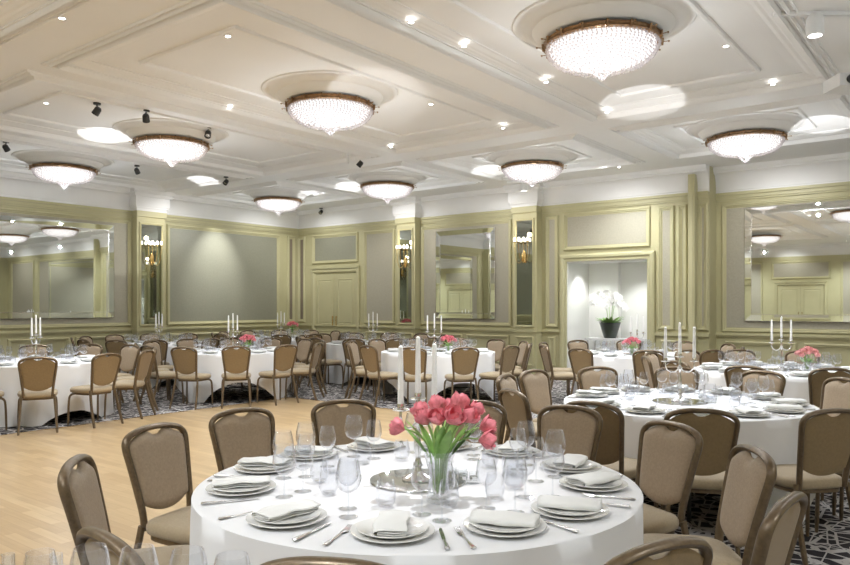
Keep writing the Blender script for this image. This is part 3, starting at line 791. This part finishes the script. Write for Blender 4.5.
CA, CAND = make_candelabra(), make_candle()
def make_tray():
    t = thing('mirror_tray', '', 'tray')
    b = MB(); b.lathe([(.001,0),(.205,0),(.208,.003),(.206,.007),(.201,.008)], 48); b.build('rim', 'silver', t)
    b = MB(); b.lathe([(.001,.0078),(.2015,.0078)], 48); b.build('mirror_glass', 'mirror', t, smooth=0); return t
TRAY = make_tray()
def make_votive():
    t = thing('votive_holder', '', 'candle holder')
    b = MB(); b.box(-.02,.02,-.02,.02,0,.012); b.lathe([(.012,.012),(.021,.02),(.022,.048),(.0205,.048),(.0195,.022),(.001,.018)], 12); b.build('cup', 'glass2', t)
    b = MB(); b.lathe([(.001,.018),(.017,.018),(.017,.03),(.001,.031)], 12); b.build('tealight', 'silver', t); return t
VOT = make_votive()
# --- flowers
def bloom_mesh(m, s=1.0):
    b = MB()
    for lay, (n, rr, hh, op) in enumerate(((3,.019,.052,.55),(3,.023,.050,.85),(4,.027,.044,1.15))):
        for k in range(n):
            a0 = 2*pi*k/n+lay*.6; rows = []
            for i in range(7):
                u = i/6; rad_ = rr*(sin(min(1, u*1.25)*pi/2)*(1-.30*max(0, u-.55)/.45*(2-op*1.6))); z = hh*u
                wd = 1.15*sin(pi*min(.97, .12+.80*u))**.7
                row = []
                for j in range(6):
                    v = -1+2*j/5; a = a0+v*wd*(.9 if n == 4 else 1.1)
                    rf = rad_*(1+.07*v*v)+ (.0035*sin(14*v+k)*(u-.6)/.4 if u > .6 else 0)
                    row.append((rf*cos(a)*s, rf*sin(a)*s, (z-.006*v*v*u+.003*sin(8*v+k)*(u > .8))*s))
                rows.append(row)
            b.grid(rows)
    return b.mesh('bloom', m, 60)
BL = bloom_mesh('pink', 1.0)
def leaf(b, p0, p1, w, bend):
    p0, p1 = Vector(p0), Vector(p1); d = p1-p0; side = d.cross(Vector((0,0,1)))
    side = side.normalized() if side.length > 1e-4 else Vector((1,0,0))
    rows = []
    for i in range(8):
        u = i/7; c = p0+d*u+Vector((d.x,d.y,0))*bend*u*u-Vector((0,0,1))*bend*.35*d.length*u*u
        ww = w*sin(pi*(.08+.9*u))**.8
        rows.append([tuple(c-side*ww), tuple(c-Vector((0,0,ww*.35))), tuple(c+side*ww)])
    b.grid(rows)
def make_tulip(mouth, head, idx, label):
    """stem foot in the vase, through the mouth, up to the head; origin at stem foot"""
    t = thing('pink_tulip', label, 'flower', (0,0,0), 0, 'pink tulips in the foreground vase')
    f = Vector((mouth[0]-(head[0]-mouth[0])*.22, mouth[1]-(head[1]-mouth[1])*.22, .775)); t.location = f
    h = Vector(head); m_ = Vector(mouth)
    mid = m_.lerp(h, .5)+Vector((0,0,.02))
    pts = [Vector(q)-f for q in crv([f, m_, mid, h], 5)]
    MB().tube([tuple(q) for q in pts], .0036, 6).build('stem', 'stem', t)
    o = bpy.data.objects.new('bloom', BL); COL.objects.link(o); o.parent = t; o.location = h-f-Vector((0,0,.006))
    d = (h-mid).normalized(); o.rotation_mode = 'QUATERNION'; o.rotation_quaternion = d.to_track_quat('Z', 'Y')
    sc_ = random.uniform(1.2, 1.5); o.scale = (sc_,)*3
    b = MB(); a = random.uniform(0, 6.28)
    out = Vector((h.x-m_.x, h.y-m_.y, 0)); out = out.normalized() if out.length > .01 else Vector((cos(a), sin(a), 0))
    leaf(b, tuple(m_-f-Vector((0,0,.03))), tuple(m_-f+out*.075+Vector((.02*cos(a),.02*sin(a),.09+.05*random.random()))), .021, .3)
    b.build('leaf', 'leaf', t, smooth=70)
def make_vase(name, kind):
    prof = [(.001,.0),(.045,.0),(.048,.01),(.040,.055),(.036,.085),(.040,.125),(.052,.17),(.058,.195),(.0565,.195),(.0505,.17),(.0385,.125),(.0345,.085),(.0385,.055),(.044,.016),(.001,.012)]
    if kind: prof = [(r*.85, z*.62) for r, z in prof]
    o = MB().lathe(prof, 28).build(name, 'glass2'); return tag(o, '', 'vase')
def make_bouquet(seed, m):
    """low mixed bunch for the farther tables"""
    t = thing('flower_bouquet', '', 'flowers'); rnd = random.Random(seed); me = bloom_mesh(m, 1.15)
    fo = MB(); st = MB()
    for k in range(13):
        a = 2.4*k; rr = .105*sqrt(k/12); h = (rr*cos(a), rr*sin(a), .155+.065*(1-(rr/.11)**2)+rnd.uniform(-.01,.01))
        o = bpy.data.objects.new('bloom', me); COL.objects.link(o); o.parent = t; o.location = h
        o.rotation_mode = 'QUATERNION'; o.rotation_quaternion = Vector((h[0]*4, h[1]*4, .6)).to_track_quat('Z', 'Y')
        st.tube([(h[0]*.15, h[1]*.15, .02), (h[0]*.3, h[1]*.3, .11), h], .003, 5)
        leaf(fo, (h[0]*.3, h[1]*.3, .10), (h[0]*1.25, h[1]*1.25, .13+rnd.uniform(-.02,.03)), .018, .2)
    fo.build('foliage', 'leaf', t, smooth=70); st.build('stems', 'stem', t); return t
VA, VS = make_vase('tulip_vase', 0), make_vase('bouquet_vase', 1)
BQ = {'pink': make_bouquet(1, 'pink'), 'pinkp': make_bouquet(2, 'pinkp')}

ORD = ['first','second','third','fourth','fifth','sixth','seventh']
def ranks(cx, cy, pts):
    """side and rank of every point round a table, seen from the camera"""
    c = cam_of(cx, cy); q = [(cam_of(*p)) for p in pts]; res = [None]*len(pts)
    for side, test in (('near', lambda z: z < c[1]), ('far', lambda z: z >= c[1])):
        idx = [i for i in range(len(pts)) if test(q[i][1])]
        idx.sort(key=lambda i: q[i][0])
        for k, i in enumerate(idx): res[i] = (side, k)
    return res
# name, px, depth, chair angles (camera frame: 0 right, 90 away), options
TZ = .7465
def ringa(off, n=12): return [off+360/n*k for k in range(n)]
TABLES = [
 dict(n='tulip table in the foreground', px=418, z=3.13, ch=[-169,158.6,133,108,77,54,25.5,-2,-34,-65,-98,-121], st=[163,-167,-128,-96,-66,-41,-8,18,50,79,109,138],
      rad={-169:1.08,158.6:1.15,133:1.23,108:1.29,77:1.22,54:1.24,25.5:1.15,-2:1.13,-34:1.15,-65:1.13,-98:1.12,-121:1.17}, tw={-121:-14,-34:-7,-65:6,158.6:-4}, q=1, cand=.88, fl='tulip', spot=1),
 dict(n='large table at right', px=685, z=5.68, ch=[-106,-76,-46,-16,14,44,74,104,132,154,-131,-162], q=2, cand=0.0, fl=None, cdx=(-.04,0)),
 dict(n='table before the huge mirror', px=778, z=8.45, ch=ringa(-97), q=2, cand=0.0, fl='pinkp', fo=(.30,-.08), cdx=(.04,0)),
 dict(n='table by the orchid alcove', px=637, z=11.2, ch=ringa(-100, 10), q=3, cand=.3, fl='pink', fo=(-.14,-.22)),
 dict(n='table before the upright mirror', px=438, z=11.9, ch=ringa(-75), q=3, cand=0, fl='pink', fo=(.16,-.20), cdx=(-.06,0)),
 dict(n='table right of the double door', px=373, z=14.5, ch=ringa(-100), q=3, cand=.8, fl=None),
 dict(n='table in the far corner', px=281, z=16.3, ch=ringa(-78), q=3, cand=1.05, fl='pink', fo=(.27,-.1), fup=.12),
 dict(n='table before the plain grey panel', px=233, z=12.0, ch=ringa(-73), q=3, cand=1.15, fl='pink', fo=(.27,-.1)),
 dict(n='table below the left wall lamp', px=159, z=14.1, ch=ringa(-72), q=3, cand=1.4, fl=None),
 dict(n='table at the left edge', px=36, z=9.8, ch=ringa(-61), q=3, cand=1.6, fl=None),
]
SEATS = []
for ti, T in enumerate(TABLES):
    cx, cy = at_depth(T['px'], T['z']); nm = T['n']; rot = random.uniform(0, 1.5) if ti else .35
    onwood = DX0 < cx < DX1 and DY0 < cy < DY1
    place(TB, (cx, cy, 0), rot, 'round banquet table under a white cloth, the '+nm, 'round banquet tables')
    o = bpy.data.objects.new('tablecloth', cloths[ti % 3]); COL.objects.link(o); o.location = (cx, cy, 0)
    o.rotation_euler.z = {0: R(12), 1: R(20), 7: R(60)}.get(ti, random.uniform(0, 1.5))
    tag(o, 'white draped tablecloth on the '+nm, 'tablecloth', 'white tablecloths')
    dirs = [cw(cos(R(a)), sin(R(a))) for a in T['ch']]
    rk = ranks(cx, cy, [(cx+d[0], cy+d[1]) for d in dirs])
    for (dx, dy), a, (side, k) in zip(dirs, T['ch'], rk):
        rad = T.get('rad', {}).get(a, 1.195+random.uniform(-.01, .03))
        x, y = cx+dx*rad, cy+dy*rad
        if x < XL+.40 or y > YB-.40: rad = 1.17; x, y = cx+dx*rad, cy+dy*rad
        if ti > 1:
            def room(off):
                qx, qy = cx+rad*(dx*cos(off)-dy*sin(off)), cy+rad*(dx*sin(off)+dy*cos(off))
                return min([hypot(qx-u, qy-v) for u, v in SEATS] or [9]), qx, qy
            for off in (0, .05, -.05, .1, -.1, .14, -.14):
                if room(off)[0] > .585: break
            else: off = max((0, .08, -.08, .16, -.16), key=lambda q: room(q)[0])
            _, x, y = room(off); dx, dy = (x-cx)/rad, (y-cy)/rad
        SEATS.append((x, y))
        place(CH, (x, y, .006 if DX0 < x < DX1 and DY0 < y < DY1 else 0), atan2(dx, -dy)+(R(T['tw'].get(a, 0)) if 'tw' in T else random.uniform(-.07, .07)),
              'brown banquet chair, %s from left, %s side of %s' % (ORD[k], side, nm), 'banquet chairs round the '+nm)
    sa = T.get('st', T['ch']); dirs = [cw(cos(R(a)), sin(R(a))) for a in sa]; rk = ranks(cx, cy, [(cx+d[0], cy+d[1]) for d in dirs])
    for (dx, dy), a, (side, k) in zip(dirs, sa, rk):
        who = '%s place from left, %s side of %s' % (ORD[k], side, nm)
        rz = atan2(dx, -dy)   # local +y towards the centre
        def pol(da, rad):
            d = cw(cos(R(a+da)), sin(R(a+da))); return (cx+d[0]*rad, cy+d[1]*rad)
        p = pol(0, .735); z = TZ
        if T['q'] < 3:
            place(CHG, (*p, z), 0, 'wide under plate, '+who, 'large plates'); z += .0105
            place(DIN, (*p, z), 0, 'white dinner plate, '+who, 'dinner plates'); z += .0085
        else:
            place(DIN, (*p, z), 0, 'white dinner plate, '+who, 'dinner plates'); z += .0085
        place(NAP, (*p, z+.006), rz+pi/2+random.uniform(-.5, .5)*(1 if T['q'] < 3 else .4)+(R(35) if ti == 0 and a > -70 else 0), 'folded white napkin, '+who, 'folded napkins')
        W = WP if T['q'] == 1 else WS
        j = lambda s=1.5: random.uniform(-s, s)
        place(W['white'], (*pol(8+j(), .50+random.uniform(-.01,.01)), TZ), 0, 'smaller wine glass, '+who, 'small wine glasses')
        place(W['red'], (*pol(14+j(), .595+random.uniform(-.01,.01)), TZ), 0, 'larger wine glass, '+who, 'large wine glasses')
        place(TUM, (*pol(21+j(), .42), TZ), 0, 'stemless water glass, '+who, 'water glasses')
        if T['q'] < 3:
            place(KN, (*pol(12.5, .80), TZ), rz+R(12)+R(j()), 'silver knife, '+who, 'table knives')
            place(FK, (*pol(-12.5, .80), TZ), rz-R(12)+R(j()), 'silver fork, '+who, 'table forks')
    ox, oy = cw(*T.get('cdx', (0, 0))); px_, py_ = cx+ox, cy+oy
    place(TRAY, (px_, py_, TZ), 0, 'round mirror tray at the centre of the '+nm, 'mirror trays')
    ca = TH+T['cand']
    place(CA, (px_, py_, TZ+.0085), ca, 'silver three-arm candelabra on the '+nm, 'silver candelabras')
    for s_, w_ in ((0, 'middle'), (-1, 'left arm'), (1, 'right arm')):
        q = (px_+s_*.112*cos(ca), py_+s_*.112*sin(ca), TZ+.0085+(.335 if s_ == 0 else .300)+.027)
        place(CAND, q, 0, 'white taper candle in the %s cup, candelabra of the %s' % (w_.replace(' arm', ''), nm), 'taper candles')
    if T['q'] < 3:
        for k in range(5):
            d = cw(.13+.045*(k % 3), -.03+.05*(k//3)); place(VOT, (cx+d[0]+(0 if ti else .02), cy+d[1]-(0), TZ+(.0085 if hypot(*d) < .17 else 0)), .4*k,
                'small glass votive, %s of five on %s' % (['nearest left','nearest middle','nearest right','rear left','rear right'][k], nm), 'glass votive holders')
    if T['fl'] in ('pink', 'pinkp'):
        d = cw(*T['fo']); x, y = cx+d[0], cy+d[1]; up = T.get('fup', 0)
        v = place(VS, (x, y, TZ), 0, 'low clear glass vase of pink flowers on the '+nm, 'bouquet vases')
        if up: v.scale = (1, 1, 2)
        place(BQ[T['fl']], (x, y, TZ+up), random.uniform(0, 6), ('pale' if T['fl'] == 'pinkp' else 'bright')+' pink flower bouquet on the '+nm, 'pink bouquets')
# --- tulips
vx, vy = at_depth(438.5, 2.80); place(VA, (vx, vy, TZ), 0, 'waisted clear glass vase holding the tulips on the foreground table')
heads = [(405,421,2.82,'leftmost, hanging low'),(424,409,2.86,'second from left'),(437,403,2.92,'upper left, beside the candle'),(450,415,2.74,'front centre, lowest of the big ones'),
         (456,401,2.90,'topmost, right of centre'),(464,413,2.78,'right of centre'),(438,416,2.76,'front left of centre'),(471,406,2.86,'upper right'),
         (479,420,2.84,'far right, upper of the two apart'),(478,431,2.80,'far right, lower of the two apart'),(448,404,2.95,'at the back of the bunch'),(428,416,2.80,'lower left, above the leaves')]
for i, (px, py, z, d) in enumerate(heads):
    x, y = at_depth(px, z); h = EYE+(H0-py)/F*z
    mo = (vx+(x-vx)*.28, vy+(y-vy)*.28, .945)
    make_tulip(mo, (x, y, h-.03), i, 'pink tulip in the foreground vase, '+d)
# --- the table right in front of the camera, bottom left
cx, cy = cw(-.66, .80)
TB2 = make_table(.78); used.discard(TB2.name)
place(TB2, (cx, cy, 0), .4, 'round table at the bottom left, nearest to the camera', 'round banquet tables')
o = bpy.data.objects.new('tablecloth', cloth_mesh(9, 1.2, .82)); COL.objects.link(o); o.location = (cx, cy, 0); tag(o, 'white tablecloth on the nearest table at the bottom left', 'tablecloth', 'white tablecloths')
for k, (px, py) in enumerate(((90,547),(138,548),(188,550),(232,555),(40,551))):
    kind = 'red' if k < 4 else 'white'; hh = .205 if kind == 'red' else .19
    z = (EYE-TZ-hh)*F/(py-H0); x, y = at_depth(px, z)
    place(WP[kind], (x, y, TZ), 0, 'large wine glass cut by the bottom edge, %s from left' % ORD[(k+1) % 5], 'nearest wine glasses')
for px, d in ((8, 'leftmost'), (56, 'right')):
    z = 1.52; x, y = at_depth(px, z); 
    t = thing('table_flute', '%s slim champagne flute at the bottom left edge' % d, 'champagne flute', (x, y, TZ), 0, 'slim flutes')
    MB().lathe([(.004,.08),(.012,.10),(.015,.14),(.013,.235),(.012,.235),(.014,.14),(.003,.082)], 16).build('bowl', 'glass2', t)
    MB().lathe([(.001,.0005),(.03,.0005),(.03,.003),(.006,.008),(.0035,.02),(.004,.08)], 14).build('foot', 'glass2', t)

# ================================================================= ALCOVE CONTENTS
ax, ay = on_back(610, YB+.55), YB+.55
b = MB(); b.box(-.55,.55,-.20,.20,.80,.84); t = thing('console_table', 'white console table inside the alcove under the orchids', 'table', (ax+.1, ay, 0)); b.build('table_top', 'white', t, smooth=0)
for sx in (-1, 1):
    for sy in (-1, 1):
        b = MB(); b.box(sx*.5-.02, sx*.5+.02, sy*.16-.02, sy*.16+.02, 0, .80); b.build('leg', 'white', t, smooth=0)
ot = thing('potted_orchid', 'white orchid in a dark pot inside the lit alcove', 'orchid', (ax, ay, .84))
MB().lathe([(.001,0),(.09,0),(.10,.02),(.13,.12),(.165,.24),(.172,.25),(.16,.25),(.13,.20),(.001,.20)], 28).build('plant_pot', 'pot', ot)
rnd = random.Random(5); lf = MB()
for k in range(16):
    a = k*2.4; leaf(lf, (.04*cos(a), .04*sin(a), .22), (.19*cos(a), .19*sin(a)*.8, .28+rnd.uniform(-.02,.10)), .035, .35)
lf.build('foliage', 'leaf', ot, smooth=70)
blo = MB()
for k in range(5):   # one orchid blossom: five petals and a lip
    a = 2*pi*k/5+pi/2; rows = []
    for i in range(5):
        u = i/4; w_ = .019*sin(pi*(.1+.85*u))
        rows.append([((.008+.042*u)*cos(a)-w_*v*sin(a), -.004*u, (.008+.042*u)*sin(a)+w_*v*cos(a)) for v in (-1,0,1)])
    blo.grid(rows)
blo.sphere((0,-.01,-.004), .010)
blm = blo.mesh('blossom', 'orchid', 60)
for s_ in range(7):
    a = 2*pi*s_/7+.3; ex, ey = .20*cos(a), .13*sin(a); hh = .70+rnd.uniform(-.12,.06)
    p = crv([(.02*cos(a),.02*sin(a),.2),(ex*.4,ey*.4,.55),(ex*.8,ey*.8,hh-.04),(ex*1.45,ey*1.4-.05,hh-.08)], 5)
    so = MB().tube(p, .0045, 6).build('flower_stem', 'stem', ot)
    for k in range(9):
        q = p[min(len(p)-1, 6+k+(k > 5))]; o = bpy.data.objects.new('blossom', blm); COL.objects.link(o); o.parent = so
        o.location = (q[0]+rnd.uniform(-.03,.03), q[1]-.03+rnd.uniform(-.02,.02), q[2]+rnd.uniform(-.03,.03)); o.rotation_euler = (rnd.uniform(-.4,.2), rnd.uniform(-.4,.4), rnd.uniform(-.9,.9)+TH); o.scale = (1.15,)*3
ot.scale = (1.25,1.25,1.25)
# alcove downlights
for k, px in enumerate((592, 634)):
    x = on_back(px, YB+.5)
    place(dl, (x, YB+.5, ALH), 0, 'small recessed downlight inside the alcove, '+('left' if k == 0 else 'right'), 'recessed downlights')
    ld = bpy.data.lights.new('alcove_light', 'SPOT'); ld.energy = 38; ld.spot_size = R(110); ld.spot_blend = .8; ld.shadow_soft_size = .05
    lo = bpy.data.objects.new('alcove_light', ld); COL.objects.link(lo); lo.location = (x, YB+.5, ALH-.03)

# ================================================================= SPOTLIGHT BEAMS
def beam(src, dst, en, ang, blend=.3, col=(.97,.98,1), rad=.03):
    ld = bpy.data.lights.new('beam', 'SPOT'); ld.energy = en; ld.spot_size = R(ang); ld.spot_blend = blend; ld.shadow_soft_size = rad; ld.color = col
    lo = bpy.data.objects.new('beam', ld); COL.objects.link(lo); lo.location = src
    lo.rotation_euler = (Vector(dst)-Vector(src)).to_track_quat('-Z', 'Y').to_euler(); return lo
for ti, T in enumerate(TABLES):
    cx, cy = at_depth(T['px'], T['z'])
    beam((cx+.5, cy+.3, HC-.15), (cx, cy, .75), 170 if ti == 0 else 120, 32, .9)      # each table has its ceiling spot
# spots added just above the mirror trays, standing in for their reflected beams
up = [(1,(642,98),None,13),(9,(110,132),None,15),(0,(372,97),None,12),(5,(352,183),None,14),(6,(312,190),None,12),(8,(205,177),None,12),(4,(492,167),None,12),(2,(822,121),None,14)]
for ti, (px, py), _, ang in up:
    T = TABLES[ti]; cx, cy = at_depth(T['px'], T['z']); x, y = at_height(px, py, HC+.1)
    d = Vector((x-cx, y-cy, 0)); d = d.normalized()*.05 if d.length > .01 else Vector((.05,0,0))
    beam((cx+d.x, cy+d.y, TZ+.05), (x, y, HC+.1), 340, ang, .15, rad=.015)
cx, cy = at_depth(TABLES[8]['px'], TABLES[8]['z'])  # two more added spots stand in for tray glints on the walls
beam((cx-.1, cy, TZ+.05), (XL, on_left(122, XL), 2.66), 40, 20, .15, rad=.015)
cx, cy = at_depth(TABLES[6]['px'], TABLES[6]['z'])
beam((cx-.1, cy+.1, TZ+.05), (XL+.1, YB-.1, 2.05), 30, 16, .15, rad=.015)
# wall-wash spots added near the ceiling edge, without fittings, to brighten the walls
for k in range(7):
    y = -4.6+k*2.75; beam((XL+1.4, y, HC-.03), (XL, y, 1.9), 58, 115, 1)
for k in range(7):
    x = -13.2+k*2.6; beam((x, (YB if x < XS else YR)-1.4, HC-.03), (x, YB if x < XS else YR, 1.9), 58, 115, 1)
for k in range(6):
    beam((-13+k*3.2, YF+1.0, HC-.03), (-13+k*3.2, YF, 1.9), 58, 115, 1); beam((XR-1.0, -4.5+k*3.2, HC-.03), (XR, -4.5+k*3.2, 1.9), 58, 115, 1)
# wall washer over the grey panel
yy = on_left(215, XL); beam((XL+.95, yy, HC-.05), (XL, yy, 2.35), 170, 58, 1)

# ================================================================= CAMERA, VIEW
cd = bpy.data.cameras.new('camera'); co = bpy.data.objects.new('camera', cd); COL.objects.link(co)
cd.sensor_width = 36; cd.lens = F/850*36; cd.shift_y = (H0-282.5)/850; cd.clip_start = .05
co.location = (0, 0, EYE); co.rotation_euler = (pi/2, 0, TH); sc.camera = co
wd = bpy.data.worlds.new('world'); sc.world = wd; wd.use_nodes = True
wd.node_tree.nodes['Background'].inputs[0].default_value = (.5, .5, .5, 1); wd.node_tree.nodes['Background'].inputs[1].default_value = .3
sc.view_settings.view_transform = 'Standard'; sc.view_settings.look = 'None'; sc.view_settings.gamma = 1; sc.view_settings.use_curve_mapping = False
sc.view_settings.exposure = 0.6
try:
    c = sc.cycles; c.use_denoising = True; c.denoiser = 'OPENIMAGEDENOISE'; c.max_bounces = 10; c.diffuse_bounces = 5; c.glossy_bounces = 5
    c.transparent_max_bounces = 24; c.sample_clamp_indirect = 4; c.caustics_reflective = False; c.caustics_refractive = False; c.use_adaptive_sampling = False
except Exception: pass
